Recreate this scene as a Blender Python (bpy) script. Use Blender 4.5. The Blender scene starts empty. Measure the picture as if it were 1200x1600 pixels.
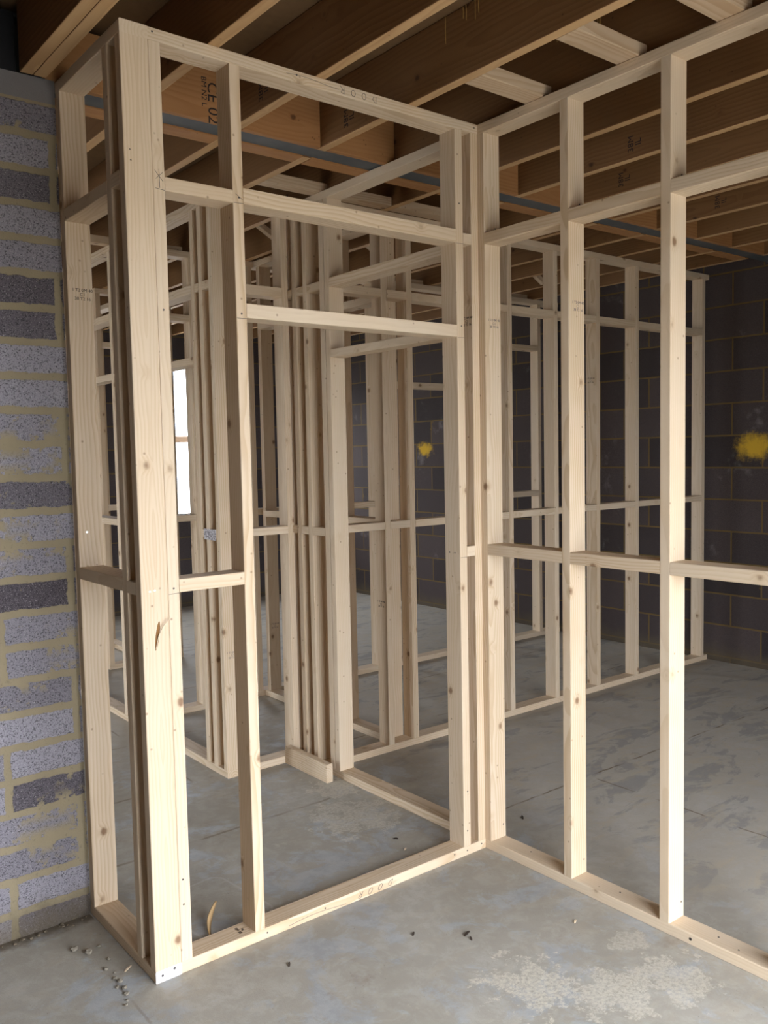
import bpy, bmesh, math, random
from mathutils import Matrix, Vector
random.seed(7)
scene = bpy.context.scene
COL = scene.collection

# ------------------------------------------------------------------ camera, sky, daylight, exposure
W_, F_PX = 1600.0, 1375.8
CAM = Vector((-1.04615, -2.48178, 1.61623))
yaw, pitch, roll = 0.672053, -0.068724, -0.019816
fwd = Vector((math.sin(yaw)*math.cos(pitch), math.cos(yaw)*math.cos(pitch), math.sin(pitch)))
rt = Vector((math.cos(yaw), -math.sin(yaw), 0)); up = rt.cross(fwd)
r2 = rt*math.cos(roll) + up*math.sin(roll); u2 = -rt*math.sin(roll) + up*math.cos(roll)
cd = bpy.data.cameras.new('camera'); cam = bpy.data.objects.new('camera', cd); COL.objects.link(cam)
m = Matrix((r2, u2, -fwd)).transposed().to_4x4(); m.translation = CAM
cam.matrix_world = m
cd.sensor_fit = 'VERTICAL'; cd.sensor_height = 24.0; cd.lens = F_PX/W_*24.0
cd.clip_start = 0.05; cd.clip_end = 200
scene.camera = cam

SKY = 1.0
EXPOSURE = 4.08
OPEN_X = (-0.6, 2.2); OPEN_Z = 2.2; FRONT_Y = -3.05      # wide site opening behind the viewer
WIN_X = (2.45, 3.30); WIN_Z = (0.985, 2.56); BACK_Y = 6.15
WIN2_X = (4.43, 4.84); WIN2_Z = (0.985, 2.3)
SIDE_Y = (1.7, 2.45); SIDE_Z = 2.0; SIDE_X = -3.0           # doorway in the left wall of the rear room
SIDE2_Y = (4.3, 5.7); SIDE2_Z = 2.0                       # wider doorway farther back in the same wall
world = bpy.data.worlds.new('overcast_sky'); scene.world = world; world.use_nodes = True
wn = world.node_tree.nodes; wl = world.node_tree.links
bg = wn['Background']; bg.inputs[1].default_value = SKY
# overcast sky: brighter and more neutral on the sun's side (in front of the opening), bluer behind
tc = wn.new('ShaderNodeTexCoord'); sp3 = wn.new('ShaderNodeSeparateXYZ'); wl.new(tc.outputs['Generated'], sp3.inputs[0])
mr = wn.new('ShaderNodeMapRange'); mr.inputs[1].default_value = -0.7; mr.inputs[2].default_value = 0.3; wl.new(sp3.outputs[1], mr.inputs[0])
mx = wn.new('ShaderNodeMix'); mx.data_type = 'RGBA'; mx.inputs[6].default_value = (0.90, 0.965, 1.10, 1); mx.inputs[7].default_value = (0.85, 0.92, 1.04, 1)
wl.new(mr.outputs[0], mx.inputs[0]); wl.new(mx.outputs[2], bg.inputs[0])
def portal(name, loc, rot, sx, sy):
    l = bpy.data.lights.new(name, 'AREA'); l.shape = 'RECTANGLE'; l.size = sx; l.size_y = sy
    o = bpy.data.objects.new(name, l); COL.objects.link(o); o.location = loc; o.rotation_euler = rot
    l.cycles.is_portal = True
portal('daylight_portal_front', ((OPEN_X[0]+OPEN_X[1])/2, FRONT_Y-0.02, OPEN_Z/2), (-math.pi/2, 0, math.pi), OPEN_X[1]-OPEN_X[0], OPEN_Z)
portal('daylight_portal_back', (sum(WIN_X)/2, BACK_Y+0.23, sum(WIN_Z)/2), (-math.pi/2, 0, 0), WIN_X[1]-WIN_X[0], WIN_Z[1]-WIN_Z[0])
portal('daylight_portal_back', (sum(WIN2_X)/2, BACK_Y+0.23, sum(WIN2_Z)/2), (-math.pi/2, 0, 0), WIN2_X[1]-WIN2_X[0], WIN2_Z[1]-WIN2_Z[0])
portal('daylight_portal_side', (SIDE_X-0.22, sum(SIDE_Y)/2, SIDE_Z/2), (-math.pi/2, 0, math.pi/2), SIDE_Y[1]-SIDE_Y[0], SIDE_Z)
portal('daylight_portal_side', (SIDE_X-0.22, sum(SIDE2_Y)/2, SIDE2_Z/2), (-math.pi/2, 0, math.pi/2), SIDE2_Y[1]-SIDE2_Y[0], SIDE2_Z)
scene.view_settings.view_transform = 'Standard'; scene.view_settings.look = 'None'
scene.view_settings.gamma = 1; scene.view_settings.use_curve_mapping = False
scene.view_settings.exposure = EXPOSURE
scene.cycles.use_denoising = True
scene.cycles.diffuse_bounces = 8; scene.cycles.max_bounces = 12
scene.cycles.sample_clamp_indirect = 6.0

# ------------------------------------------------------------------ node helper
class NT:
    def __init__(s, name):
        s.mat = bpy.data.materials.new(name); s.mat.use_nodes = True
        s.n = s.mat.node_tree.nodes; s.l = s.mat.node_tree.links
        s.bsdf = s.n['Principled BSDF']; s.bsdf.inputs['Specular IOR Level'].default_value = 0.25
    def new(s, t, **kw):
        n = s.n.new(t)
        for k, v in kw.items(): setattr(n, k, v)
        return n
    def link(s, a, b): s.l.new(a, b)
    def val(s, inp, v):
        if hasattr(v, 'links'): s.l.new(v, inp)
        else: inp.default_value = v
    def math(s, op, a, b=0.0, c=0.0, clamp=False):
        n = s.new('ShaderNodeMath', operation=op, use_clamp=clamp)
        for i, v in enumerate((a, b, c)): s.val(n.inputs[i], v)
        return n.outputs[0]
    def vmath(s, op, a, b=(0, 0, 0)):
        n = s.new('ShaderNodeVectorMath', operation=op)
        s.val(n.inputs[0], a)
        if op == 'SCALE': s.val(n.inputs['Scale'], b)
        else: s.val(n.inputs[1], b)
        return n.outputs['Value'] if op in ('LENGTH', 'DISTANCE', 'DOT_PRODUCT') else n.outputs[0]
    def noise(s, vec, scale, detail=3.0, rough=0.55, dist=0.0):
        n = s.new('ShaderNodeTexNoise'); s.val(n.inputs['Vector'], vec)
        n.inputs['Scale'].default_value = scale; n.inputs['Detail'].default_value = detail
        n.inputs['Roughness'].default_value = rough; n.inputs['Distortion'].default_value = dist
        return n.outputs['Fac']
    def ramp(s, x, lo, hi):   # smooth 0..1 between lo and hi
        n = s.new('ShaderNodeMapRange', interpolation_type='SMOOTHSTEP')
        s.val(n.inputs[0], x); n.inputs[1].default_value = lo; n.inputs[2].default_value = hi
        return n.outputs[0]
    def mix(s, f, a, b, mode='MIX'):
        n = s.new('ShaderNodeMix', data_type='RGBA', blend_type=mode)
        s.val(n.inputs[0], f)
        for i, v in ((6, a), (7, b)):
            if hasattr(v, 'links'): s.l.new(v, n.inputs[i])
            else: n.inputs[i].default_value = (*v, 1)
        return n.outputs[2]
    def sep(s, v):
        n = s.new('ShaderNodeSeparateXYZ'); s.val(n.inputs[0], v); return n.outputs
    def comb(s, x, y, z):
        n = s.new('ShaderNodeCombineXYZ')
        for i, v in enumerate((x, y, z)): s.val(n.inputs[i], v)
        return n.outputs[0]
    def obj(s): return s.new('ShaderNodeTexCoord').outputs['Object']
    def bump(s, h, strength, dist):
        n = s.new('ShaderNodeBump'); n.inputs['Strength'].default_value = strength; n.inputs['Distance'].default_value = dist
        s.val(n.inputs['Height'], h); s.link(n.outputs[0], s.bsdf.inputs['Normal'])
    def done(s, col, rough=0.7):
        s.val(s.bsdf.inputs['Base Color'], col if hasattr(col, 'links') else (*col, 1))
        s.val(s.bsdf.inputs['Roughness'], rough); return s.mat

def timber(name, pale, late, knot, vary, tint, ringfreq=95.0, knots=1.0):
    t = NT(name); o = t.obj()
    info = t.new('ShaderNodeObjectInfo'); rnd = info.outputs['Random']
    off = t.comb(t.math('MULTIPLY', rnd, 37.0), t.math('MULTIPLY', rnd, 91.0), t.math('MULTIPLY', rnd, 53.0))
    p = t.vmath('ADD', o, off)
    # knots: sparse round spots that also push the grain aside
    vo = t.new('ShaderNodeTexVoronoi'); t.val(vo.inputs['Vector'], t.vmath('MULTIPLY', p, (1, 1.3, 1.3))); vo.inputs['Scale'].default_value = 6.0
    kd = vo.outputs['Distance']
    kn = t.noise(p, 60, 2)
    kdist = t.math('ADD', kd, t.math('MULTIPLY', t.math('SUBTRACT', kn, 0.5), 0.05))
    core = t.math('SUBTRACT', 1.0, t.ramp(kdist, 0.04*knots, 0.125*knots))
    halo = t.math('SUBTRACT', 1.0, t.ramp(kdist, 0.05*knots, 0.24*knots))
    vp = t.new('ShaderNodeTexVoronoi'); t.val(vp.inputs['Vector'], p); vp.inputs['Scale'].default_value = 17.0
    pin = t.math('SUBTRACT', 1.0, t.ramp(vp.outputs['Distance'], 0.02*knots, 0.10*knots))
    s = t.sep(p); so = t.sep(o)
    wob = t.noise(t.comb(t.math('MULTIPLY', s[0], 1.3), t.math('MULTIPLY', s[1], 3), t.math('MULTIPLY', s[2], 3)), 1.0, 3)
    cy = t.math('ADD', so[1], t.math('MULTIPLY', t.math('SUBTRACT', rnd, 0.5), 0.10))
    cz = t.math('ADD', so[2], t.math('MULTIPLY', t.math('SUBTRACT', t.math('FRACT', t.math('MULTIPLY', rnd, 7.3)), 0.35), 0.14))
    rad = t.math('SQRT', t.math('ADD', t.math('MULTIPLY', cy, cy), t.math('MULTIPLY', cz, cz)))
    rad = t.math('ADD', rad, t.math('MULTIPLY', wob, 0.075))
    rad = t.math('ADD', rad, t.math('MULTIPLY', halo, 0.012))
    ring = t.math('FRACT', t.math('MULTIPLY', rad, ringfreq))
    latew = t.math('MULTIPLY', t.ramp(ring, 0.25, 0.9), t.math('SUBTRACT', 1.0, t.ramp(ring, 0.93, 1.0)))
    fib = t.noise(t.vmath('MULTIPLY', p, (4, 160, 160)), 1.0, 2)
    blot = t.noise(t.vmath('MULTIPLY', p, (2.2, 9, 9)), 1.0, 3)
    col = t.mix(t.math('MULTIPLY', latew, t.math('ADD', 0.16, t.math('MULTIPLY', t.math('FRACT', t.math('MULTIPLY', rnd, 5.9)), 0.55))), pale, late)
    col = t.mix(t.math('MULTIPLY', t.ramp(blot, 0.35, 0.75), 0.45), col, vary)
    col = t.mix(t.math('MULTIPLY', t.math('SUBTRACT', fib, 0.35), 0.28, clamp=True), col, late)
    col = t.mix(t.math('MULTIPLY', halo, 0.35), col, late)
    col = t.mix(t.math('MULTIPLY', core, 0.8), col, knot)
    col = t.mix(t.math('MULTIPLY', pin, 0.6), col, knot)
    # board to board difference
    b = t.math('FRACT', t.math('MULTIPLY', rnd, 11.7))
    col = t.mix(t.math('MULTIPLY', b, 0.55), col, tint, 'MULTIPLY')
    t.bump(t.math('ADD', t.math('MULTIPLY', fib, 0.6), t.math('MULTIPLY', latew, 0.5)), 0.25, 0.0015)
    return t.done(col, 0.62)

M = {}
M['pine'] = timber('planed_pine', (0.68, 0.54, 0.375), (0.50, 0.345, 0.19), (0.17, 0.08, 0.035), (0.69, 0.585, 0.44), (0.91, 0.85, 0.78))
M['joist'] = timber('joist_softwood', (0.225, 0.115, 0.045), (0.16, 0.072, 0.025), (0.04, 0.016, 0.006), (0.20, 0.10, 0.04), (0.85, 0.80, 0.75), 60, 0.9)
M['joist_lit_edge'] = timber('joist_lit_edge_softwood', (0.56, 0.355, 0.17), (0.42, 0.24, 0.10), (0.10, 0.04, 0.016), (0.52, 0.34, 0.18), (0.88, 0.84, 0.8), 80, 0.9)
M['packer'] = timber('orange_packer', (0.42, 0.21, 0.08), (0.32, 0.14, 0.048), (0.08, 0.03, 0.012), (0.38, 0.19, 0.075), (0.85, 0.8, 0.75), 60, 0.9)
M['noggin'] = timber('rough_noggin', (0.58, 0.43, 0.28), (0.42, 0.27, 0.14), (0.12, 0.05, 0.02), (0.60, 0.47, 0.33), (0.86, 0.82, 0.78), 80)

def plain(name, col, rough=0.6, metal=0.0):
    t = NT(name); t.bsdf.inputs['Metallic'].default_value = metal; return t.done(col, rough)
M['ink'] = plain('stamp_ink', (0.03, 0.022, 0.02), 0.8)
M['faint_ink'] = plain('worn_stamp_ink', (0.20, 0.16, 0.15), 0.8)
M['pencil'] = plain('pencil', (0.12, 0.10, 0.09), 0.7)
M['nail'] = plain('nail_steel', (0.10, 0.085, 0.075), 0.45, 0.6)
M['bright'] = plain('bright_steel', (0.75, 0.75, 0.74), 0.25, 1.0)
M['gouge'] = plain('torn_wood', (0.25, 0.12, 0.04), 0.9)
M['glue'] = plain('dried_glue', (0.45, 0.27, 0.08), 0.35)
M['black'] = plain('black_membrane', (0.012, 0.012, 0.013), 0.6)
M['pipe'] = plain('scaffold_tube', (0.30, 0.36, 0.42), 0.5, 0.3)

def galv():
    t = NT('galvanised_plate'); n = t.noise(t.obj(), 160, 3)
    t.bsdf.inputs['Metallic'].default_value = 0.15
    return t.done(t.mix(t.ramp(n, 0.42, 0.6), (0.16, 0.14, 0.14), (0.60, 0.56, 0.55)), 0.5)
M['galv'] = galv()
def steel():
    t = NT('primed_steel'); n = t.noise(t.obj(), 7, 4)
    return t.done(t.mix(t.ramp(n, 0.35, 0.7), (0.085, 0.095, 0.10), (0.12, 0.125, 0.125)), 0.55)
M['steel'] = steel()

def blockwork(name, axis, course, length, thick, zoff, uoff, half, period, blockA, blockB, mortar, smear, speck, wob, yellow=(), padz=None):
    """face coords u along the wall (axis 0=x,1=y), v = z"""
    t = NT(name); o = t.obj(); s = t.sep(o)
    if wob > 0:
        n1 = t.new('ShaderNodeTexNoise'); t.val(n1.inputs['Vector'], o); n1.inputs['Scale'].default_value = 16; n1.inputs['Detail'].default_value = 5
        n1.inputs['Roughness'].default_value = 0.7
        d = t.vmath('SCALE', t.vmath('SUBTRACT', n1.outputs['Color'], (0.5, 0.5, 0.5)), wob)
        s = t.sep(t.vmath('ADD', o, d))
    # on return faces fall back to the other horizontal axis
    u = s[axis]; v = t.math('ADD', s[2], zoff)
    row = t.math('FLOOR', t.math('DIVIDE', v, course))
    par = t.math('MODULO', t.math('ADD', t.math('FLOOR', t.math('DIVIDE', row, float(period))), 20.0), 2.0)
    uu = t.math('DIVIDE', t.math('ADD', t.math('ADD', u, uoff), t.math('MULTIPLY', par, half)), length)
    cell = t.math('FLOOR', uu)
    fu = t.math('MULTIPLY', t.math('SUBTRACT', 0.5, t.math('ABSOLUTE', t.math('SUBTRACT', t.math('FRACT', uu), 0.5))), length)
    fv = t.math('MULTIPLY', t.math('SUBTRACT', 0.5, t.math('ABSOLUTE', t.math('SUBTRACT', t.math('FRACT', t.math('DIVIDE', v, course)), 0.5))), course)
    edge = t.math('MINIMUM', fu, fv)
    isblock = t.ramp(edge, thick*0.5-0.0015, thick*0.5+0.0025)
    if smear > 0:
        sm = t.noise(o, 3.1, 5, 0.65)
        sm2 = t.noise(o, 22, 4, 0.7)
        smf = t.ramp(t.math('ADD', sm, t.math('MULTIPLY', t.math('SUBTRACT', sm2, 0.5), 0.5)), 0.72-smear, 0.76-smear)
        near = t.math('SUBTRACT', 1.0, t.ramp(edge, thick*0.6, thick*2.6))
        isblock = t.math('MULTIPLY', isblock, t.math('SUBTRACT', 1.0, t.math('MULTIPLY', smf, near)))
    wn_ = t.new('ShaderNodeTexWhiteNoise', noise_dimensions='2D'); t.val(wn_.inputs['Vector'], t.comb(cell, row, 0.0))
    br = wn_.outputs['Value']
    col = t.mix(t.math('POWER', br, 1.6), blockA, blockB)
    g1 = t.noise(o, 190, 3, 0.7); g2 = t.noise(o, 420, 2, 0.6); g3 = t.noise(t.vmath('ADD', o, (4, 7, 1)), 2.6, 7, 0.68)
    col = t.mix(t.math('MULTIPLY', t.math('SUBTRACT', 1.0, t.ramp(g1, 0.36, 0.5)), speck), col, (0.02, 0.018, 0.02))
    col = t.mix(t.math('MULTIPLY', t.ramp(g2, 0.60, 0.72), speck*0.8), col, (0.62, 0.58, 0.55))
    col = t.mix(t.math('MULTIPLY', t.ramp(g3, 0.60, 0.72), 0.22), col, (0.42, 0.39, 0.36))
    mc = t.mix(t.noise(o, 9, 4), mortar, tuple(c*0.72 for c in mortar))
    mc = t.mix(t.math('MULTIPLY', t.ramp(t.noise(o, 70, 3), 0.62, 0.75), 0.4), mc, tuple(c*0.4 for c in mortar))
    col = t.mix(isblock, mc, col)
    for (yy, zz, rad) in yellow:
        dv = t.vmath('MULTIPLY', t.vmath('SUBTRACT', o, (4.95, yy, zz)), (1, 0.8, 1.25))
        dd = t.math('ADD', t.vmath('LENGTH', dv), t.math('MULTIPLY', t.math('SUBTRACT', t.noise(o, 17, 5, 0.75), 0.5), 0.20))
        col = t.mix(t.math('SUBTRACT', 1.0, t.ramp(dd, rad*0.35, rad*1.15)), col, (0.60, 0.36, 0.03))
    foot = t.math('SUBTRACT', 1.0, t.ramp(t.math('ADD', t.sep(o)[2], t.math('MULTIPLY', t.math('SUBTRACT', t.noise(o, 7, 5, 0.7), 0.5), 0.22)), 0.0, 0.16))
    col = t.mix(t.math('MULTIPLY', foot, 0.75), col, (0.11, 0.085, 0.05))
    if padz:
        pz = t.sep(o)[2]
        pad = t.math('GREATER_THAN', pz, padz)
        pc = t.mix(t.noise(o, 5, 5), (0.23, 0.21, 0.195), (0.15, 0.14, 0.13))
        col = t.mix(pad, col, pc)
        isblock = t.math('MAXIMUM', isblock, pad)
    t.bump(t.math('ADD', t.math('MULTIPLY', isblock, 0.6), t.math('ADD', t.math('MULTIPLY', g1, 0.45), t.math('MULTIPLY', g2, 0.2))), 0.55, 0.006)
    return t.done(col, 0.95)

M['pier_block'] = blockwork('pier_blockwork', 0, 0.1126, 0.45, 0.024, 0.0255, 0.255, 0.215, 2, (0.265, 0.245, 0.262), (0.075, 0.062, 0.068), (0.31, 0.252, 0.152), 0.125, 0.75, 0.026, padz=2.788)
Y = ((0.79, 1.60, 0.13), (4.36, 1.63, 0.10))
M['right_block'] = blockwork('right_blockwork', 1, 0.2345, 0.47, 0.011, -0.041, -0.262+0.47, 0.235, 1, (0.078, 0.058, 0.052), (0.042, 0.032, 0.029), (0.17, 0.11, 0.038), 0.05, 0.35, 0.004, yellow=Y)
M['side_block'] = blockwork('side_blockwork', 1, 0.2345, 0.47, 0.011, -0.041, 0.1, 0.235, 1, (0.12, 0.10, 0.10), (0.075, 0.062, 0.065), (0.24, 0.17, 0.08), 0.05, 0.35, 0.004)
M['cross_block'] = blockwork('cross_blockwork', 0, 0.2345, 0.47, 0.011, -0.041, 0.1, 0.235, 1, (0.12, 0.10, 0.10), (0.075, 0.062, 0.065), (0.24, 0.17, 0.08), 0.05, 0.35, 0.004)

def concrete():
    t = NT('concrete_slab'); o = t.obj(); s = t.sep(o)
    st = t.vmath('MULTIPLY', o, (1.0, 2.2, 1.0))
    a = t.noise(o, 1.7, 6, 0.62); b = t.noise(t.vmath('ADD', o, (7, 3, 0)), 3.4, 6, 0.66, 0.6)
    c = t.noise(t.vmath('ADD', st, (1, 9, 0)), 5.0, 6, 0.7, 0.8); f = t.noise(o, 60, 4, 0.7); g = t.noise(o, 260, 2)
    col = t.mix(t.ramp(a, 0.34, 0.66), (0.365, 0.335, 0.272), (0.44, 0.415, 0.352))
    mott = t.noise(o, 13, 7, 0.72, 0.4)
    col = t.mix(t.ramp(mott, 0.42, 0.62), t.mix(0.35, col, (0.28, 0.245, 0.19)), col)
    blue = t.ramp(t.math('ADD', b, t.math('MULTIPLY', t.math('SUBTRACT', mott, 0.5), 0.30)), 0.50, 0.60)
    inner = t.math('MAXIMUM', t.ramp(s[0], 1.5, 2.1), t.ramp(s[1], 1.6, 2.6))      # far rooms: less blue, paler beige screed
    blue = t.math('MULTIPLY', blue, t.math('SUBTRACT', 1.0, t.math('MULTIPLY', inner, 0.65)))
    col = t.mix(t.math('MULTIPLY', blue, 0.70), col, t.mix(t.ramp(mott, 0.4, 0.65), (0.315, 0.335, 0.345), (0.395, 0.41, 0.41)))
    pale = t.ramp(t.math('ADD', t.noise(t.vmath('ADD', o, (2, 8, 0)), 8, 7, 0.75), t.math('MULTIPLY', t.math('SUBTRACT', f, 0.5), 0.2)), 0.60, 0.70)
    col = t.mix(t.math('MULTIPLY', pale, 0.40), col, (0.53, 0.485, 0.39))
    # trowelled screed streaks in the right-hand room
    right = t.ramp(s[0], 1.5, 2.1)
    streak = t.noise(t.vmath('MULTIPLY', o, (1.5, 3.6, 1.0)), 1.5, 7, 0.66, 0.8)
    dk = t.math('MULTIPLY', t.ramp(t.math('ADD', streak, t.math('MULTIPLY', t.math('SUBTRACT', mott, 0.5), 0.25)), 0.53, 0.60), right)
    col = t.mix(t.math('MULTIPLY', inner, 0.55), col, (0.475, 0.425, 0.345))
    col = t.mix(t.math('MULTIPLY', dk, 0.45), col, (0.185, 0.185, 0.19))
    tan = t.math('MULTIPLY', t.ramp(c, 0.50, 0.66), t.math('ADD', 0.20, t.math('MULTIPLY', right, 0.40)))
    col = t.mix(tan, col, (0.46, 0.385, 0.27))
    brown = t.ramp(t.noise(t.vmath('ADD', o, (3, 5, 0)), 4.2, 5, 0.7), 0.60, 0.74)
    col = t.mix(t.math('MULTIPLY', brown, 0.45), col, (0.24, 0.18, 0.125))
    # pale sawdust / cement dust drifts near the door corner
    def drift(cx, cy, rad, st_):
        d = t.vmath('LENGTH', t.vmath('SUBTRACT', t.comb(s[0], s[1], 0.0), (cx, cy, 0)))
        k = t.math('ADD', t.math('DIVIDE', d, rad), t.math('MULTIPLY', t.math('SUBTRACT', t.noise(o, 10, 8, 0.76), 0.5), 4.2))
        return t.math('MULTIPLY', t.math('SUBTRACT', 1.0, t.ramp(k, 0.62, 0.78)), st_)
    dr = None
    for a_ in ((0.86, -0.74, 0.17, 0.95), (1.02, -0.92, 0.16, 0.8), (1.22, -1.0, 0.16, 0.75), (1.30, -0.80, 0.09, 0.6), (0.62, -0.95, 0.14, 0.8), (1.20, 0.60, 0.24, 0.6), (1.35, 0.95, 0.16, 0.7)):
        q = drift(*a_); dr = q if dr is None else t.math('MAXIMUM', dr, q)
    grit = t.math('MULTIPLY', dr, t.ramp(t.noise(o, 75, 5, 0.8), 0.34, 0.62))
    col = t.mix(t.math('MULTIPLY', grit, 0.9), col, (0.66, 0.61, 0.485))
    # dried outline of a tray left on the slab behind the front plate
    ca, sa = math.cos(0.12), math.sin(0.12); tx = t.math('SUBTRACT', s[0], 0.355); ty = t.math('SUBTRACT', s[1], 0.31)
    qx = t.math('SUBTRACT', t.math('ABSOLUTE', t.math('ADD', t.math('MULTIPLY', tx, ca), t.math('MULTIPLY', ty, sa))), 0.10)
    qy = t.math('SUBTRACT', t.math('ABSOLUTE', t.math('SUBTRACT', t.math('MULTIPLY', ty, ca), t.math('MULTIPLY', tx, sa))), 0.14)
    sd = t.math('SUBTRACT', t.vmath('LENGTH', t.comb(t.math('MAXIMUM', qx, 0.0), t.math('MAXIMUM', qy, 0.0), 0.0)), 0.045)
    rim = t.math('SUBTRACT', 1.0, t.ramp(t.math('ABSOLUTE', sd), 0.002, 0.007))
    col = t.mix(t.math('MULTIPLY', rim, 0.4), col, (0.52, 0.49, 0.44))
    # slab joints
    def line(axis, at, lo, hi, wdt, strn):
        n = t.math('ADD', s[axis], t.math('MULTIPLY', t.math('SUBTRACT', t.noise(o, 11, 4), 0.5), 0.025))
        d = t.math('ABSOLUTE', t.math('SUBTRACT', n, at))
        k = t.math('SUBTRACT', 1.0, t.ramp(d, wdt*0.3, wdt))
        k = t.math('MULTIPLY', k, t.math('MULTIPLY', t.math('GREATER_THAN', s[1-axis], lo), t.math('LESS_THAN', s[1-axis], hi)))
        return t.math('MULTIPLY', k, t.math('MULTIPLY', t.ramp(t.noise(o, 5, 3), 0.42, 0.60), strn))
    for L_ in ((1, 1.46, 0.1, 4.9, 0.010, 0.5), (1, 0.84, 0.1, 1.42, 0.012, 0.55), (1, 0.22, 1.5, 4.9, 0.008, 0.8), (0, 2.363, -3.0, 0.2, 0.007, 0.8), (0, 0.85, 1.46, 4.0, 0.008, 0.5), (1, 2.2, 0.1, 4.9, 0.008, 0.6), (1, 3.1, 0.1, 4.9, 0.008, 0.6), (0, -0.09, -1.2, 0.2, 0.006, 0.5)):
        col = t.mix(line(*L_), col, (0.15, 0.10, 0.05))
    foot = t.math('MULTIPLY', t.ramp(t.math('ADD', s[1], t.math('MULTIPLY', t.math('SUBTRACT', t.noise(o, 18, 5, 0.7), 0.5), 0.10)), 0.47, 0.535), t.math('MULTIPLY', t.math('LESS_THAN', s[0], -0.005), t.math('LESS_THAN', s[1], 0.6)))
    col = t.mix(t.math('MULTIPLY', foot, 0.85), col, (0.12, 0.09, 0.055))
    speck = t.math('SUBTRACT', 1.0, t.ramp(t.noise(o, 140, 2), 0.24, 0.30))
    col = t.mix(t.math('MULTIPLY', speck, 0.6), col, (0.08, 0.065, 0.05))
    col = t.mix(t.math('MULTIPLY', t.ramp(g, 0.55, 0.8), 0.25), col, (0.45, 0.42, 0.36))
    t.bump(t.math('ADD', t.math('MULTIPLY', f, 0.5), t.math('ADD', t.math('MULTIPLY', grit, 0.8), t.math('MULTIPLY', g, 0.25))), 0.35, 0.006)
    rough = t.math('SUBTRACT', 0.72, t.math('MULTIPLY', blue, 0.2))
    return t.done(col, rough)
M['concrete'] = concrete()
def deck():
    t = NT('floor_deck_boards'); n = t.noise(t.obj(), 30, 4)
    return t.done(t.mix(n, (0.20, 0.115, 0.052), (0.14, 0.08, 0.036)), 0.9)
M['deck'] = deck()
def yard():
    t = NT('site_ground'); n = t.noise(t.obj(), 3, 5)
    return t.done(t.mix(n, (0.31, 0.29, 0.255), (0.41, 0.385, 0.34)), 0.95)
M['yard'] = yard()
M['paving'] = plain('pale_paving', (0.55, 0.53, 0.49), 0.9)
def soil():
    t = NT('soil_crumb'); n = t.noise(t.obj(), 90, 3)
    return t.done(t.mix(n, (0.10, 0.075, 0.045), (0.24, 0.19, 0.13)), 0.95)
M['soil'] = soil()
def crumb():
    t = NT('mortar_crumb'); n = t.noise(t.obj(), 90, 3)
    return t.done(t.mix(n, (0.15, 0.125, 0.09), (0.32, 0.28, 0.21)), 0.95)
M['crumb'] = crumb()

# ------------------------------------------------------------------ object helpers
def link(o, parent=None):
    COL.objects.link(o)
    if parent is not None:
        o.parent = parent
    return o
def meshobj(name, bm, mat, parent=None, smooth=False):
    me = bpy.data.meshes.new(name); bm.to_mesh(me); bm.free(); me.materials.append(M[mat])
    if smooth:
        for p in me.polygons: p.use_smooth = True
    o = bpy.data.objects.new(name, me); link(o, parent); return o
def tag(o, label, cat, group=None, kind=None):
    o['label'] = label; o['category'] = cat
    if group: o['group'] = group
    if kind: o['kind'] = kind
    return o
def thing(name, label, cat, loc, group=None):
    o = bpy.data.objects.new(name, None); o.empty_display_size = 0.1; link(o); o.location = loc
    return tag(o, label, cat, group)
def struct(name, bm, mat):
    o = meshobj(name, bm, mat); o['kind'] = 'structure'; return o
def bmbox(bm, x0, x1, y0, y1, z0, z1):
    v = [bm.verts.new((x, y, z)) for x in (x0, x1) for y in (y0, y1) for z in (z0, z1)]
    for f in ((0, 1, 3, 2), (4, 6, 7, 5), (0, 4, 5, 1), (2, 3, 7, 6), (0, 2, 6, 4), (1, 5, 7, 3)):
        bm.faces.new([v[i] for i in f])
ROT = {0: Matrix.Identity(4), 1: Matrix.Rotation(math.pi/2, 4, 'Z'), 2: Matrix.Rotation(-math.pi/2, 4, 'Y')}
def member(name, x, y, z, mat='pine', parent=None, bev=0.003, axis=None):
    """one length of timber: ranges in the room; its own X runs along the grain"""
    d = (x[1]-x[0], y[1]-y[0], z[1]-z[0])
    if axis is None: axis = max(range(3), key=lambda i: d[i])
    if axis == 0: L, a, b = d[0], d[1], d[2]
    elif axis == 1: L, a, b = d[1], d[0], d[2]
    else: L, a, b = d[2], d[1], d[0]
    bm = bmesh.new(); bmbox(bm, -L/2, L/2, -a/2, a/2, -b/2, b/2)
    if bev:
        es = [e for e in bm.edges if abs(e.verts[0].co.x-e.verts[1].co.x) > 1e-6]
        bmesh.ops.bevel(bm, geom=es, offset=bev, segments=2, affect='EDGES', profile=0.5)
    bmesh.ops.recalc_face_normals(bm, faces=bm.faces)
    o = meshobj(name, bm, mat, parent)
    c = Vector(((x[0]+x[1])/2, (y[0]+y[1])/2, (z[0]+z[1])/2))
    mw = Matrix.Translation(c - (parent.location if parent else Vector())) @ ROT[axis]
    o.location = mw.translation; o.rotation_euler = mw.to_euler()
    o['c'] = tuple(c)
    return o
def world_of(o):
    """matrix in the room for an object built here"""
    mt = Matrix.Translation(o.location) @ o.rotation_euler.to_matrix().to_4x4()
    return world_of(o.parent) @ mt if o.parent else mt
def attach(o, parent, mw):
    """parent o so that it stands at room matrix mw"""
    o.parent = parent
    ml = world_of(parent).inverted() @ mw
    o.location = ml.translation; o.rotation_euler = ml.to_euler()

H, T, D = 2.862, 0.038, 0.086
W = 1.422
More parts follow.
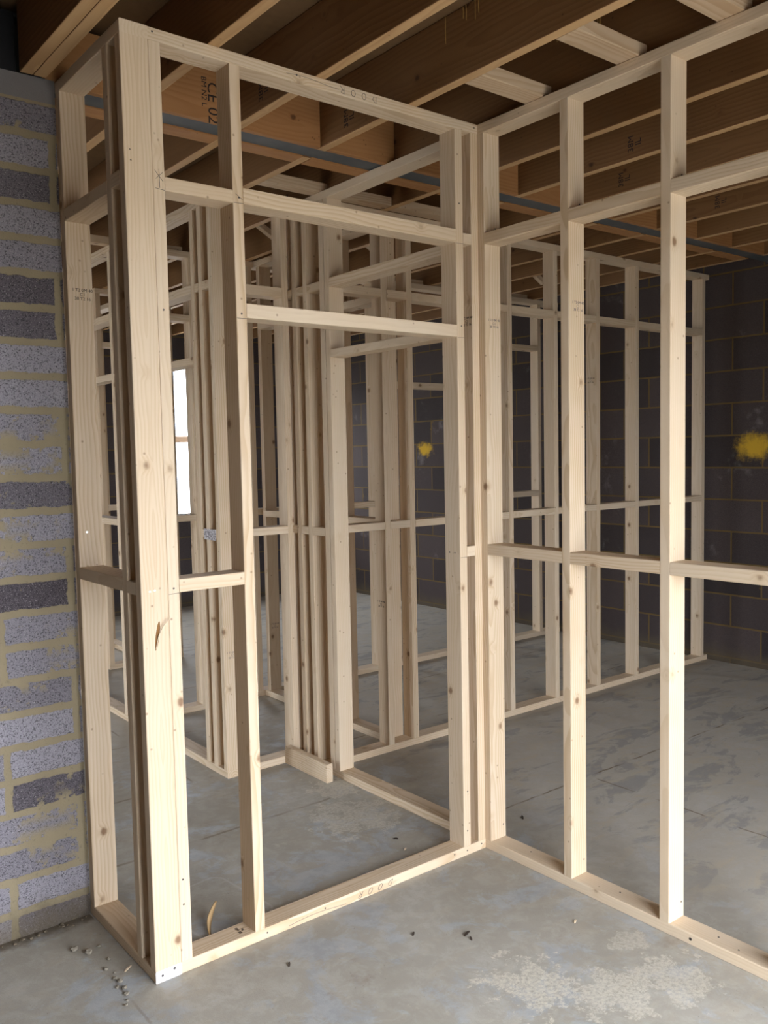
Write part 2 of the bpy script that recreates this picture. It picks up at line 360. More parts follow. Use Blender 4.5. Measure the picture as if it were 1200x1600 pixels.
# ------------------------------------------------------------------ the shell
bm = bmesh.new(); bmbox(bm, -3.2, 5.2, FRONT_Y-0.2, 6.4, -0.15, 0); struct('floor', bm, 'concrete')
bm = bmesh.new(); bmbox(bm, -3.2, 5.2, FRONT_Y-0.2, 6.4, 3.092, 3.12); struct('ceiling', bm, 'deck')
bm = bmesh.new(); bmbox(bm, 4.95, 5.15, FRONT_Y, 6.35, 0, 3.092); struct('wall_right', bm, 'right_block')
bm = bmesh.new(); bmbox(bm, -3.2, -3.0, FRONT_Y, SIDE_Y[0], 0, 3.092); bmbox(bm, -3.2, -3.0, SIDE_Y[1], SIDE2_Y[0], 0, 3.092); bmbox(bm, -3.2, -3.0, SIDE2_Y[1], 6.35, 0, 3.092)
bmbox(bm, -3.2, -3.0, SIDE_Y[0], SIDE_Y[1], SIDE_Z, 3.092); bmbox(bm, -3.2, -3.0, SIDE2_Y[0], SIDE2_Y[1], SIDE2_Z, 3.092)
struct('wall_left', bm, 'side_block')
bm = bmesh.new(); bmbox(bm, -3.0, -0.001, 0.549, 0.764, 0, 2.866)
struct('wall_pier', bm, 'pier_block')
def pierced(name, y0, y1, holes, mat):
    bm = bmesh.new(); x = -3.0
    for hx, hz in holes:
        bmbox(bm, x, hx[0], y0, y1, 0, 3.092); bmbox(bm, hx[0], hx[1], y0, y1, hz[1], 3.092)
        if hz[0] > 0: bmbox(bm, hx[0], hx[1], y0, y1, 0, hz[0])
        x = hx[1]
    bmbox(bm, x, 4.95, y0, y1, 0, 3.092)
    return struct(name, bm, mat)
pierced('wall_back', BACK_Y, BACK_Y+0.2, ((WIN_X, WIN_Z), (WIN2_X, WIN2_Z)), 'cross_block')
pierced('wall_front', FRONT_Y-0.2, FRONT_Y, ((OPEN_X, (0, OPEN_Z)),), 'cross_block')
bm = bmesh.new(); bmbox(bm, WIN_X[0], WIN_X[1], BACK_Y-0.02, BACK_Y+0.22, WIN_Z[0]-0.03, WIN_Z[0]); struct('trim_1', bm, 'noggin')
bm = bmesh.new(); bmbox(bm, -40, 40, -45, FRONT_Y-0.2, -0.3, -0.12); struct('ground', bm, 'yard')
bm = bmesh.new(); bmbox(bm, -40, 40, 6.4, 45, -0.3, -0.12); struct('ground_back', bm, 'paving')
bm = bmesh.new(); bmbox(bm, -40, -3.2, FRONT_Y-0.2, 6.4, -0.3, -0.12); struct('ground_side', bm, 'paving')

# ------------------------------------------------------------------ stud partitions
class Panel:
    def __init__(s, label, loc, axis, face, group='pine stud partitions'):
        s.t = thing('stud_frame', label, 'stud frame', loc, group); s.t['kind'] = 'thing'; s.ax = axis; s.f = face; s.o = {}
    def rng(s, a, b, z0, z1, d0=0.0, d1=D):
        dep = (s.f+d0, s.f+d1)
        return ((a, b), dep, (z0, z1)) if s.ax == 0 else (dep, (a, b), (z0, z1))
    def plate(s, a, b, top=True, sole=True):
        if sole: s.sole = member('sole_plate', *s.rng(a, b, 0, T), parent=s.t)
        if top: s.top = member('top_plate', *s.rng(a, b, H-T, H), parent=s.t)
        return s
    def stud(s, a, z0=T, z1=H-T):
        return member('stud', *s.rng(a, a+T, z0, z1), parent=s.t)
    def nog(s, a, b, z, h=0.041, name='noggin', d0=0.0, d1=D):
        return member(name, *s.rng(a, b, z, z+h, d0, d1), parent=s.t, axis=s.ax)

# return beside the block pier (runs in y, outer face x = 0)
PL = Panel('short pine stud return between the front corner post and the grey block pier', (0, 0, 0), 1, 0.0).plate(0, 0.549)
M['end_grain'] = plain('pale_sawn_end', (0.70, 0.67, 0.62), 0.8)
PL.sole.data.materials.append(M['end_grain'])
for p_ in PL.sole.data.polygons:
    if abs(p_.normal.x) > 0.9: p_.material_index = 1
s_corner = PL.stud(0.0); PL.stud(0.101); s_wall = PL.stud(0.511)
PL.nog(0.139, 0.511, 1.2); PL.nog(0.038, 0.101, 1.198); PL.nog(0.139, 0.511, 2.402); PL.nog(0.038, 0.101, 2.41)

# front partition with the door opening (runs in x, front face y = 0)
PD = Panel('front pine stud partition with open doorway and DOOR pencilled on both plates', (D, 0, 0), 0, 0.0).plate(D, W)
s_d1 = PD.stud(D); s_d2 = PD.stud(0.350); s_king = PD.stud(1.303); s_dend = PD.stud(W-T)
n_low = PD.nog(D+T, 0.350, 1.198); PD.nog(1.341, W-T, 1.198)
PD.nog(D+T, 0.350, 2.400); PD.nog(0.388, 1.303, 2.403, 0.05); PD.nog(1.341, W-T, 2.403)
PD.nog(0.388, 1.303, 2.048, 0.046, 'door_head')

# right hand partition coming towards the viewer (runs in y, left face x = W)
PR = Panel('long pine stud partition on the right running forward from the door corner', (W, -2.6, 0), 1, W).plate(-2.6, 0.006)
RS = [-0.033, -0.444, -0.851, -1.258, -1.665, -2.072, -2.56]
rst = [PR.stud(a) for a in RS]
for a, b in zip(RS[1:], RS[:-1]):
    PR.nog(a+T, b, 1.200, 0.043); PR.nog(a+T, b, 2.405, 0.043)

# its continuation behind the front partition, with a side doorway
PC = Panel('pine partition behind the door corner with a side doorway and bunched studs', (W, 0.006, 0), 1, W).plate(0.006, 1.381)
for a in (0.006, 1.010, 1.052, 1.200, 1.300): PC.stud(a)
PC.nog(0.044, 1.010, 2.406, 0.043); PC.nog(0.044, 1.010, 2.072, 0.038, 'door_head')
for z in (1.203, 2.404):
    PC.nog(1.09, 1.200, z); PC.nog(1.238, 1.300, z); PC.nog(1.338, 1.381, z)

# cross partition to the right (front face y = 1.148)
PG = Panel('middle pine partition reaching across to the dark block wall on the right', (1.508, 1.148, 0), 0, 1.148).plate(1.508, 4.935)
GS = [1.510, 1.848, 2.022, 2.40, 2.796, 3.206, 3.621, 4.040, 4.450, 4.850]
gst = [PG.stud(a) for a in GS]
for a, b in zip(GS[:-1], GS[1:]):
    PG.nog(a+T, b, 1.203, 0.040); PG.nog(a+T, b, 2.418, 0.043)

# short partition on the left of the offcut (front face y = 1.381)
PB = Panel('narrow pine partition behind the loose offcut on the floor', (1.084, 1.381, 0), 0, 1.381).plate(1.084, 1.508)
for a in (1.391, 1.470): PB.stud(a)
PB.nog(1.084, 1.391, 1.202, 0.040); PB.nog(1.429, 1.470, 1.202, 0.040)
PB.nog(1.084, 1.391, 2.405, 0.05); PB.nog(1.429, 1.470, 2.405, 0.05)

# passage partition with three bunched studs (left face x = 0.998)
PE = Panel('pine partition ending in three bunched studs with a steel nail plate', (0.998, 1.381, 0), 1, 0.998).plate(1.381, 6.13)
ES = [1.381, 1.486, 1.566, 2.645, 3.20, 3.60, 4.00, 4.40, 4.80, 5.20, 5.60, 6.092]
est = [PE.stud(a) for a in ES]
for z, h in ((1.203, 0.04), (2.422, 0.042)):
    PE.nog(1.419, 1.486, z, h); PE.nog(1.524, 1.566, z, h)
PE.nog(1.604, 2.645, 2.072, 0.037, 'door_head'); PE.nog(1.604, 2.645, 2.423, 0.043)
for a, b in zip(ES[3:-1], ES[4:]):
    PE.nog(a+T, b, 2.073, 0.04); PE.nog(a+T, b, 2.424, 0.043); PE.nog(a+T, b, 1.20, 0.04)

# partition joining the cross partition to the rear one (left face x = 1.93)
PK = Panel('pine partition between the middle and the rear cross partitions', (1.932, 1.234, 0), 1, 1.932).plate(1.234, 2.575)
KS = [1.236, 1.645, 2.20, 2.533]
kst = [PK.stud(a) for a in KS]
kst[3].location.x += 0.016
for a, b in zip(KS[:-1], KS[1:]):
    PK.nog(a+T, b, 1.205, 0.041); PK.nog(a+T, b, 2.42, 0.042)

# rear cross partition (front face y = 2.55) and its short left piece
PF = Panel('rear pine cross partition running to the right block wall', (1.795, 2.575, 0), 0, 2.575).plate(1.795, 4.935)
FS = [1.879, 2.90, 3.09, 3.70, 4.10, 4.672, 4.895]
for a in FS: PF.stud(a)
PF.nog(1.917, 2.90, 1.212, 0.042); PF.nog(3.128, 3.70, 2.082, 0.047, 'door_head'); PF.nog(2.938, 3.09, 2.082, 0.047)
PF.nog(4.138, 4.672, 1.212, 0.045); PF.nog(4.138, 4.672, 2.436, 0.043)
PQ = Panel('stub pine partition off the bunched studs, before the bright window', (1.084, 2.552, 0), 0, 2.552).plate(1.084, 1.496)
for a in (1.084, 1.457): PQ.stud(a)
PQ.nog(1.122, 1.457, 1.206, 0.040); PQ.nog(1.122, 1.457, 2.436, 0.042)

# far partitions
PM = Panel('far pine partition seen through the left return, lit from the window', (1.415, 3.99, 0), 0, 3.99).plate(1.415, 2.02)
for a in (1.416, 1.78, 1.98): PM.stud(a)
PM.nog(1.454, 1.78, 1.212, 0.040); PM.nog(1.454, 1.78, 2.43, 0.042)
PN = Panel('farthest pine partition running back to the window wall', (1.735, 4.076, 0), 1, 1.735).plate(4.076, 6.13)
for a in (4.40, 4.90, 5.50, 6.09): PN.stud(a)
PN.nog(4.938, 5.50, 1.21, 0.04); PN.nog(4.938, 5.50, 2.43, 0.04)

# ------------------------------------------------------------------ steel beam, joists, noggins overhead
beam = thing('steel_girder', 'grey steel floor beam running across above the doorway', 'beam', (-0.4, 0.6375, H)); beam['kind'] = 'thing'
bm = bmesh.new(); bmbox(bm, -0.5, 4.95, 0.585, 0.690, H+0.006, H+0.018); bmbox(bm, -0.5, 4.95, 0.633, 0.642, H+0.018, H+0.195); bmbox(bm, -0.5, 4.95, 0.585, 0.690, H+0.195, H+0.207)
g_ = meshobj('flanged_section', bm, 'steel', beam); g_.location = -beam.location
FJ = [0.28, 0.675, 1.079, 1.47, 1.867, 2.257, 2.65, 3.024, 3.417, 3.83, 4.225, 4.62]
JW = 0.042
front_lab = ['first single joist right of the doubled pair', 'joist crossing above the door opening left of centre', 'joist over the right side of the doorway', 'joist resting over the long right partition',
  'first joist right of the long partition', 'second joist right of the long partition', 'third joist right of the long partition', 'fourth joist right of the long partition', 'fifth joist right of the long partition',
  'sixth joist right of the long partition', 'seventh joist right of the long partition', 'last joist before the dark right block wall']
JG = 'ceiling joists in front of the steel beam'
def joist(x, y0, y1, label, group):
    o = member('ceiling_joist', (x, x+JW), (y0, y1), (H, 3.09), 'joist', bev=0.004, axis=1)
    o.data.materials.append(M['joist_lit_edge'])                  # narrow edges coloured paler to stand in for light on the undersides
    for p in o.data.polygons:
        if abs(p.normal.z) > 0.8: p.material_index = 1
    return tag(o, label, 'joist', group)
joist(-0.117, FRONT_Y+0.02, 0.53, 'left member of the doubled brown joist over the block pier', JG)
joist(-0.0745, FRONT_Y+0.02, 0.53, 'right member of the doubled brown joist over the block pier', JG)
fj = [joist(x, FRONT_Y+0.02, 0.584, 'ceiling joist before the steel beam, '+l, JG) for x, l in zip(FJ, front_lab)]
BJ = [0.29, 0.690, 1.080, 1.468, 1.866, 2.262, 2.66, 3.01, 3.455, 3.84, 4.23, 4.62]
back_lab = ['above the passage, farthest left', 'meeting the beam over the door opening', 'above the narrow partition', 'above the loose offcut end', 'left of the joining partition', 'over the first studs of the middle partition', 'second bay of the middle partition', 'third bay of the middle partition', 'fourth bay of the middle partition', 'fifth bay of the middle partition', 'second from the right wall', 'nearest the right wall']
bj = [joist(x, 0.69, 6.14, 'ceiling joist beyond the steel beam, '+l, 'ceiling joists beyond the steel beam') for x, l in zip(BJ, back_lab)]
# packers in the web of the beam, one per bay, on both sides
def packers(xs, y0, y1, side):
    ed = [-0.03]+xs
    for i, (a, b) in enumerate(zip(ed[:-1], ed[1:])):
        a0 = a+JW if i else a
        where = ['the doubled joist', 'the first single joist', 'the door-side joist', 'the joist over the doorway', 'the joist over the partition', 'the next joist', 'the second bay', 'the third bay', 'the fourth bay', 'the fifth bay', 'the sixth bay', 'the last bay'][i]
        o = member('beam_packer', (a0+0.002, b-0.002), (y0, y1), (H+0.0, 3.06), 'packer', bev=0.002, axis=0)
        tag(o, 'timber packer %s the steel beam, bay right of %s' % (side, where) if i < 6 else 'timber packer %s the steel beam, right of the long partition, %s' % (side, where), 'packer', 'packers against the steel beam')
packers(FJ, 0.557, 0.584, 'in front of')
packers(BJ, 0.692, 0.778, 'behind')
# flat noggins over the long partition and beyond the beam
def flat(x0, x1, y0, y1, label, g):
    return tag(member('ceiling_noggin', (x0, x1), (y0, y1), (H+0.001, H+0.046), 'noggin', axis=0), label, 'noggin', g)
for y, w_ in ((-0.245, 'nearest the door corner'), (-0.645, 'second from the door corner'), (-1.003, 'third from the door corner'), (-1.42, 'fourth from the door corner'), (-1.85, 'fifth from the door corner')):
    flat(1.122, 1.469, y-0.086, y, 'flat timber noggin between joists above the long partition, '+w_, 'noggins beside the long partition')
for i, (a, b) in enumerate(zip(BJ[2:5], BJ[3:6])):
    flat(a+JW+0.001, b-0.001, 1.066, 1.147, 'flat noggin before the middle partition, %s bay from the offcut' % ['first', 'second', 'third', 'fourth', 'fifth', 'sixth', 'seventh', 'eighth', 'ninth'][i], 'noggins before the middle partition')
for i, (a, b) in enumerate(zip(BJ[1:-1], BJ[2:])):
    if i in (2,): continue
    flat(a+JW+0.001, b-0.001, 2.64, 2.70, 'flat noggin behind the rear partition, %s bay from the passage' % ['first', 'second', 'third', 'fourth', 'fifth', 'sixth', 'seventh', 'eighth', 'ninth', 'tenth'][i], 'noggins behind the rear partition')
for i, (a, b) in enumerate(zip(BJ[3:7], BJ[4:8])):
    flat(a+JW+0.001, b-0.001, 4.08, 4.16, 'flat far timber noggin near the window, bay %s' % ['first', 'second', 'third', 'fourth'][i], 'noggins near the window')
# herringbone struts between the far joists
for i, (a, b) in enumerate(zip(BJ[1:-1], BJ[2:])):
    x0, x1 = a+JW, b
    st = thing('herringbone_strut', 'crossed timber struts between the far joists, %s bay from the passage' % ['first', 'second', 'third', 'fourth', 'fifth', 'sixth', 'seventh', 'eighth', 'ninth', 'tenth'][i], 'strut', ((x0+x1)/2, 2.14, H), 'herringbone struts between far joists')
    for k, (za, zb) in enumerate(((3.075, H+0.022), (H+0.022, 3.075))):
        L = math.hypot(x1-x0-0.012, zb-za); ang = math.atan2(zb-za, x1-x0-0.012)
        bm = bmesh.new(); bmbox(bm, -L/2, L/2, -0.019, 0.019, -0.016, 0.016)
        o = meshobj('strut', bm, 'noggin', st); o.location = (0, -0.024+0.048*k, (za+zb)/2-H); o.rotation_euler = (0, -ang, 0)

# black membrane lapped over the pier and beside the joists
bm = bmesh.new(); bmbox(bm, -1.2, -0.119, 0.56, 0.57, H+0.004, 3.06)
tag(meshobj('damp_membrane', bm, 'black'), 'black membrane over the block pier left of the doubled joist', 'membrane')

# ------------------------------------------------------------------ loose offcut, floor debris
off = member('timber_offcut', (1.334, 1.372), (1.003, 1.379), (0.0, 0.092), 'pine', bev=0.004)
tag(off, 'loose pine offcut standing on edge on the floor by the bunched studs', 'offcut')

def rock(r, seed):
    rr = random.Random(seed); bm = bmesh.new(); bmesh.ops.create_icosphere(bm, subdivisions=2, radius=r)
    for v in bm.verts: v.co *= rr.uniform(0.72, 1.12); v.co.z *= 0.62
    return bm
def crumb_at(x, y, r, label, seed, mat='crumb', g_='mortar crumbs on the slab'):
    bm = rock(r, seed); zmin = min(v.co.z for v in bm.verts)
    o = meshobj('mortar_crumb', bm, mat); o.location = (x, y, -zmin); o.rotation_euler[2] = seed
    tag(o, label, 'crumb', g_); return o
crumb_at(-0.099, 0.304, 0.014, 'largest mortar crumb on the slab in front of the block pier', 1)
crumb_at(-0.13, 0.347, 0.013, 'pale flat mortar crumb nearest the block pier', 2)
crumb_at(-0.058, 0.318, 0.008, 'small mortar crumb beside the return sole plate', 3)
trail = [(-0.062, 0.225, .007), (-0.09, 0.175, .008), (-0.075, 0.14, .005), (-0.086, 0.11, .007), (-0.08, 0.085, .009), (-0.1, 0.06, .006), (-0.082, 0.043, .009), (-0.09, 0.01, .008), (-0.1, -0.02, .005), (-0.113, -0.041, .006)]
for i, (x, y, r) in enumerate(trail):
    crumb_at(x, y, r, 'grey mortar crumb in the trail left of the corner post foot', 10+i)
rr = random.Random(3)
for i in range(26):
    x = rr.uniform(-0.62, -0.02); y = 0.549-abs(rr.gauss(0.01, 0.012))-0.012
    crumb_at(x, y, rr.uniform(0.003, 0.007), 'brown soil crumb lying along the foot of the block pier', 40+i, 'soil', 'soil crumbs along the pier foot')
def chip(x, y, L, w_, rz, label, mat='pine', g='wood chips on the slab'):
    bm = bmesh.new(); n = 5
    pts = []
    for i in range(n):
        t_ = i/(n-1); wd = w_*(0.35+0.65*math.sin(math.pi*min(1, t_*0.9+0.1)))
        zz = 0.0015+0.004*math.sin(t_*2.2)
        pts.append([bm.verts.new(((t_-0.5)*L, s_*wd/2, zz+h_)) for s_ in (-1, 1) for h_ in (-0.0013, 0.0013)])
    for a, b in zip(pts[:-1], pts[1:]):
        for i0, i1 in ((0, 1), (1, 3), (3, 2), (2, 0)): bm.faces.new((a[i0], a[i1], b[i1], b[i0]))
    bm.faces.new((pts[0][0], pts[0][2], pts[0][3], pts[0][1])); bm.faces.new((pts[-1][0], pts[-1][1], pts[-1][3], pts[-1][2]))
    bmesh.ops.recalc_face_normals(bm, faces=bm.faces)
    o = meshobj('wood_chip', bm, mat); o.location = (x, y, 0); o.rotation_euler[2] = rz
    return tag(o, label, 'chip', g)
M['bark'] = plain('dark_bark', (0.05, 0.035, 0.025), 0.9)
chip(-0.035, 0.133, 0.03, 0.007, 0.5, 'pale splinter on the slab left of the corner post')
chip(1.195, 0.30, 0.022, 0.012, -1.2, 'dark bark chip inside the doorway near the far sole plate', 'bark')
chip(0.78, -0.30, 0.016, 0.007, 0.6, 'tiny dark chip on the slab in front of the doorway', 'bark')
chip(0.917, -0.415, 0.030, 0.010, 0.2, 'dark bark chip in front of the right partition', 'bark')
chip(0.906, -0.445, 0.016, 0.006, 1.2, 'smaller dark chip beside the bark chip before the right partition', 'bark')
chip(0.367, -0.178, 0.018, 0.007, 1.0, 'dark speck of bark in front of the left door stud', 'bark')
chip(1.164, 0.20, 0.014, 0.008, 0.3, 'pale chip on the slab inside the doorway')
chip(1.82, 0.62, 0.035, 0.010, 0.7, 'dark chip on the slab beyond the side doorway sole plate', 'bark')
chip(1.95, 0.42, 0.030, 0.009, 0.3, 'dark curled chip on the slab right of the side doorway', 'bark')
chip(1.75, 0.10, 0.03, 0.008, 0.9, 'dark chip on the slab behind the first right stud', 'bark')
chip(1.25, -0.60, 0.018, 0.007, 0.4, 'small pale chip before the second right stud')
def curve_tube(name, pts, rad, mat, parent=None, cyclic=False):
    c = bpy.data.curves.new(name, 'CURVE'); c.dimensions = '3D'; c.bevel_depth = rad; c.bevel_resolution = 1
    for P in pts:
        sp = c.splines.new('POLY'); sp.points.add(len(P)-1)
        for q, p in zip(sp.points, P): q.co = (*p, 1)
    tmp = bpy.data.objects.new(name, c); COL.objects.link(tmp)
    dg = bpy.context.evaluated_depsgraph_get()
    me = bpy.data.meshes.new_from_object(tmp.evaluated_get(dg)); bpy.data.objects.remove(tmp)
    me.materials.clear(); me.materials.append(M[mat])
    o = bpy.data.objects.new(name, me); link(o, parent); return o
# curled shaving behind the sole plate
bm = bmesh.new(); n = 14; prev = None
for i in range(n):
    t_ = i/(n-1); x = -0.075+0.15*t_; z = 0.002+0.050*t_**2.6; y = 0.035*math.sin(t_*2.0)
    wd = 0.016*math.sin(math.pi*(0.12+0.82*t_))+0.002
    row = [bm.verts.new((x, y+s_*0.0015+h_*wd*0.5, z+h_*wd*0.8+0.25*wd)) for s_ in (-1, 1) for h_ in (-0.25, 1)]
    if prev:
        for i0, i1 in ((0, 1), (1, 3), (3, 2), (2, 0)): bm.faces.new((prev[i0], prev[i1], row[i1], row[i0]))
    else: first = row
    prev = row
bm.faces.new((first[0], first[2], first[3], first[1])); bm.faces.new((prev[0], prev[1], prev[3], prev[2]))
bmesh.ops.recalc_face_normals(bm, faces=bm.faces)
M['shaving'] = plain('bark_edged_shaving', (0.55, 0.36, 0.17), 0.8)
sh = meshobj('wood_shaving', bm, 'shaving', smooth=True); sh.location = (0.30, 0.165, -0.001); sh.rotation_euler[2] = 0.75
tag(sh, 'curled pine shaving lying behind the front sole plate', 'shaving')

# ------------------------------------------------------------------ writing, stamps, nails, splinters on the timber
def frame(origin, xdir, normal):
    x = Vector(xdir).normalized(); n_ = Vector(normal).normalized(); y = n_.cross(x)
    mm = Matrix((x, y, n_)).transposed().to_4x4(); mm.translation = Vector(origin); return mm
def text(body, size, origin, xdir, normal, parent, mat='faint_ink', name='grade_stamp'):
    c = bpy.data.curves.new(name, 'FONT'); c.body = body; c.size = size; c.align_x = 'CENTER'; c.align_y = 'CENTER'; c.extrude = 0.0003; c.space_line = 0.95; c.resolution_u = 3
    tmp = bpy.data.objects.new(name, c); COL.objects.link(tmp)
    dg = bpy.context.evaluated_depsgraph_get(); me = bpy.data.meshes.new_from_object(tmp.evaluated_get(dg)); bpy.data.objects.remove(tmp)
    me.materials.clear(); me.materials.append(M[mat])
    o = bpy.data.objects.new(name, me); COL.objects.link(o); attach(o, parent, frame(origin, xdir, normal)); return o
e = 0.0004
X_, Y_, Z_ = (1, 0, 0), (0, 1, 0), (0, 0, 1)
STAMP = '1 T2 0M 40\nC1\n38 T2 16'
text(STAMP, 0.015, (0.050, 0.511-e, 2.165), X_, (0, -1, 0), s_wall, 'ink')
text(STAMP, 0.0135, (W+0.048, RS[0]-e, 2.105), X_, (0, -1, 0), rst[0])
text(STAMP, 0.0135, (W+0.050, RS[1]-e, 2.115), X_, (0, -1, 0), rst[1])
text(STAMP, 0.0135, (W-T-e, 0.030, 2.115), (0, -1, 0), (-1, 0, 0), s_dend, 'ink')
text(STAMP, 0.0135, (1.046, 1.381-e, 0.62), X_, (0, -1, 0), est[0])
text(STAMP, 0.0135, (1.842+0.006-e, 1.195, 0.80), (0, -1, 0), (-1, 0, 0), gst[1], 'ink')
text(STAMP, 0.0135, (GS[6]-e, 1.195, 2.05), (0, -1, 0), (-1, 0, 0), gst[6], 'ink')
text(STAMP, 0.0135, (1.993, KS[3]-e, 0.47), X_, (0, -1, 0), kst[3])
text('16\n0M 38', 0.016, (0.318, 0.045, T+e), (0, -1, 0), Z_, PD.sole, 'ink')
text('CE 02', 0.062, (0.590, 0.557-e, 2.930), (0, 0, -1), (0, -1, 0), bpy.data.objects['beam_packer.001'], 'ink', 'printed_mark')
text('BM N2 L', 0.030, (0.555, 0.557-e, 2.965), (0, 0, -1), (0, -1, 0), bpy.data.objects['beam_packer.001'], 'ink', 'printed_mark')
for jx, yy in ((0, None), ):
    pass
for o_, yy in ((fj[1], 0.33), (fj[2], 0.36), (fj[5], -0.12), (fj[6], 0.22), (fj[8], 0.16)):
    text('38M\nIL', 0.040, (o_['c'][0]-JW/2-e, yy, 2.925), (0, 0, 1), (-1, 0, 0), o_, 'ink', 'printed_mark')

# hand pencilled DOOR, upside down, on both plates
def glyph(ch):
    if ch == 'D': return [[(0.1, 0), (0.12, 1), (0.55, 0.85), (0.8, 0.5), (0.6, 0.12), (0.1, 0.02)]]
    if ch == 'O': return [[(0.45+0.38*math.cos(a), 0.5+0.48*math.sin(a)) for a in [i*math.pi/7 for i in range(15)]]]
    return [[(0.12, 0), (0.12, 1), (0.6, 0.95), (0.72, 0.72), (0.5, 0.5), (0.15, 0.48)], [(0.3, 0.48), (0.9, -0.15)]]
def pencil(cx, z0, h, pitch, parent, slant, mat):
    for i, ch in enumerate('DOOR'):
        pts = []
        for st in glyph(ch):
            # rotate by half a turn: first letter ends up on the right
            pts.append([(cx - ((i-1.5)*pitch + (px-0.45)*h + slant*(py-0.5)*h), -0.0006, z0 + h/2 - (py-0.5)*h) for px, py in st])
        o = curve_tube('handwriting', pts, 0.0008, mat); attach(o, parent, Matrix.Identity(4))
pencil(0.853, 2.831, 0.022, 0.046, PD.top, 0.0, 'pencil')
pencil(0.853, 0.007, 0.022, 0.046, PD.sole, 0.5, 'pencil')
def strokes(pts, parent, rad=0.0007, mat='pencil', name='pencil_mark'):
    o = curve_tube(name, pts, rad, mat); attach(o, parent, Matrix.Identity(4)); return o
yf = -0.0004
strokes([[(0.092, yf, 2.455), (0.118, yf, 2.425)], [(0.118, yf, 2.452), (0.095, yf, 2.43)], [(0.106, yf, 2.46), (0.107, yf, 2.405)], [(0.093, yf, 2.403), (0.123, yf, 2.400)]], s_d1)
strokes([[(0.088, yf, 1.196), (0.124, yf, 1.197)]], s_d1)
strokes([[(0.352, yf, 2.045), (0.388, yf, 2.046)]], s_d2); strokes([[(0.352, yf, 2.402), (0.388, yf, 2.403)], [(0.36, yf, 2.43), (0.384, yf, 2.415)]], s_d2)
strokes([[(1.305, yf, 2.400), (1.34, yf, 2.402)], [(1.305, yf, 2.045), (1.34, yf, 2.047)], [(1.305, yf, 1.197), (1.34, yf, 1.197)]], s_king)
strokes([[(0.48+0.03*i, yf, 0.012+0.006*math.sin(i*0.5)) for i in range(9)]], PD.sole, 0.0006)
strokes([[(0.56+0.03*i, yf, 2.845+0.004*math.sin(i*0.7)) for i in range(8)]], PD.top, 0.0006)

def nails(parent, face, pts, mat='nail', r=0.0035):
    """nail heads: face 'y-' on planes y=const, 'x-' on planes x=const, 'z+'"""
    for p in pts:
        bm = bmesh.new(); bmesh.ops.create_cone(bm, cap_ends=True, segments=10, radius1=r, radius2=r*0.85, depth=0.0016)
        o = meshobj('nail', bm, mat)
        mm = {'y-': Matrix.Rotation(math.pi/2, 4, 'X'), 'x-': Matrix.Rotation(-math.pi/2, 4, 'Y'), 'z+': Matrix.Identity(4)}[face].copy()
        mm.translation = Vector(p); attach(o, parent, mm)
nails(PL.sole, 'y-', [(0.022, 0, 0.020), (0.062, 0, 0.028)], r=0.0045)
nails(s_corner, 'y-', [(0.028, 0, 1.211), (0.043, 0, 1.213), (0.018, 0, 2.50), (0.02, 0, 2.47)], 'bright', 0.003)
nails(s_d1, 'y-', [(0.105, 0, 1.213), (0.105, 0, 2.05), (0.1, 0, 0.30), (0.1, 0, 0.22)])
nails(s_d2, 'y-', [(0.369, 0, 2.06), (0.372, 0, 2.42)])
nails(s_king, 'y-', [(1.322, 0, 0.10), (1.325, 0, 0.26), (1.322, 0, 2.55), (1.326, 0, 2.09)])
nails(s_king, 'x-', [(1.303, 0.03, 1.215), (1.303, 0.06, 1.215), (1.303, 0.03, 2.43), (1.303, 0.045, 2.07)])
nails(PD.sole, 'y-', [(0.395, 0, 0.020), (1.25, 0, 0.024), (1.32, 0, 0.02), (1.40, 0, 0.024), (0.63, 0, 0.022)])
nails(PD.top, 'y-', [(0.10, 0, 2.85), (0.60, 0, 2.848)]); nails(PD.top, 'y-', [(1.405, 0, 2.846)], 'bright', 0.005)
nails(s_wall, 'y-', [(0.030, 0.511, 1.36)], 'bright', 0.004)
for i in (0, 1, 2):
    nails(rst[i], 'y-', [(W+0.05, RS[i], 2.44), (W+0.06, RS[i], 2.47), (W+0.07, RS[i], 0.09)])
nails(PR.sole, 'x-', [(W, -0.93, 0.02)], r=0.006)
nails(PR.sole, 'z+', [(W+0.05, -0.20, T), (W+0.05, -0.62, T), (W+0.05, -1.0, T), (W+0.03, -1.08, T)])
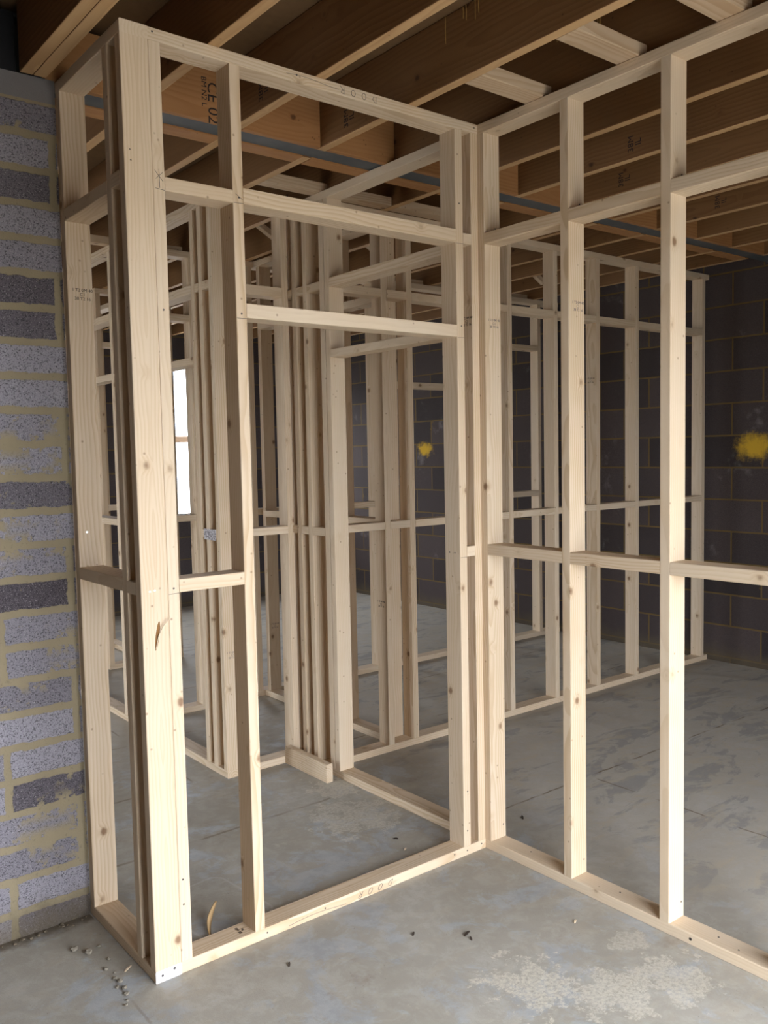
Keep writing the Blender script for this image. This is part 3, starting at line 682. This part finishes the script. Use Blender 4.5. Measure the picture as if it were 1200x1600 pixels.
# galvanised nail plate on the bunched studs
bm = bmesh.new(); bmbox(bm, 0.9955, 0.998, 1.424, 1.545, 1.192, 1.247)
npl = meshobj('nail_plate', bm, 'galv'); attach(npl, est[1], Matrix.Identity(4)); npl['label'] = 'galvanised steel nail plate'
# torn grain and splinter on the corner post
bm = bmesh.new(); bmesh.ops.create_uvsphere(bm, u_segments=12, v_segments=8, radius=1.0)
for v in bm.verts: v.co = Vector((v.co.x*0.006, v.co.y*0.0012, v.co.z*0.045))
gg = meshobj('torn_grain', bm, 'gouge', smooth=True); mm = Matrix.Rotation(0.16, 4, 'Y'); mm.translation = Vector((0.047, 0, 1.075)); attach(gg, s_corner, mm)
sp_ = curve_tube('splinter', [[(0.040, -0.002, 1.035), (0.048, -0.006, 1.075), (0.062, -0.011, 1.105), (0.074, -0.013, 1.118), (0.083, -0.014, 1.128)]], 0.0016, 'pine'); attach(sp_, s_corner, Matrix.Identity(4))
# glue runs from the deck down the joist sides
rg = random.Random(11)
for o_, y_a, y_b in ((fj[1], -0.45, -0.2), (fj[2], -0.5, -0.2), (fj[2], -0.95, -0.7), (fj[3], -0.6, -0.3)):
    for k in range(7):
        yy = rg.uniform(y_a, y_b); L_ = rg.uniform(0.015, 0.09); x_ = o_['c'][0]-JW/2-0.0005
        o = curve_tube('glue_run', [[(x_, yy, 3.088), (x_, yy+rg.uniform(-.002, .002), 3.088-L_*0.5), (x_, yy, 3.088-L_)]], 0.0012, 'glue'); attach(o, o_, Matrix.Identity(4))

# ------------------------------------------------------------------ outside the window
rail = member('scaffold_rail', (1.9, 3.9), (6.655, 6.695), (1.76, 1.83), 'noggin', axis=0)
tag(rail, 'brown timber guard rail across the bright window opening', 'rail')
bm = bmesh.new(); bmesh.ops.create_cone(bm, cap_ends=True, segments=20, radius1=0.024, radius2=0.024, depth=4.4)
tube = meshobj('scaffold_pole', bm, 'pipe', smooth=True); tube.location = (3.29, 6.72, 2.08)
tag(tube, 'blue grey scaffold pole standing outside the bright window', 'pole')

for o in bpy.data.objects:
    if 'c' in o: del o['c']
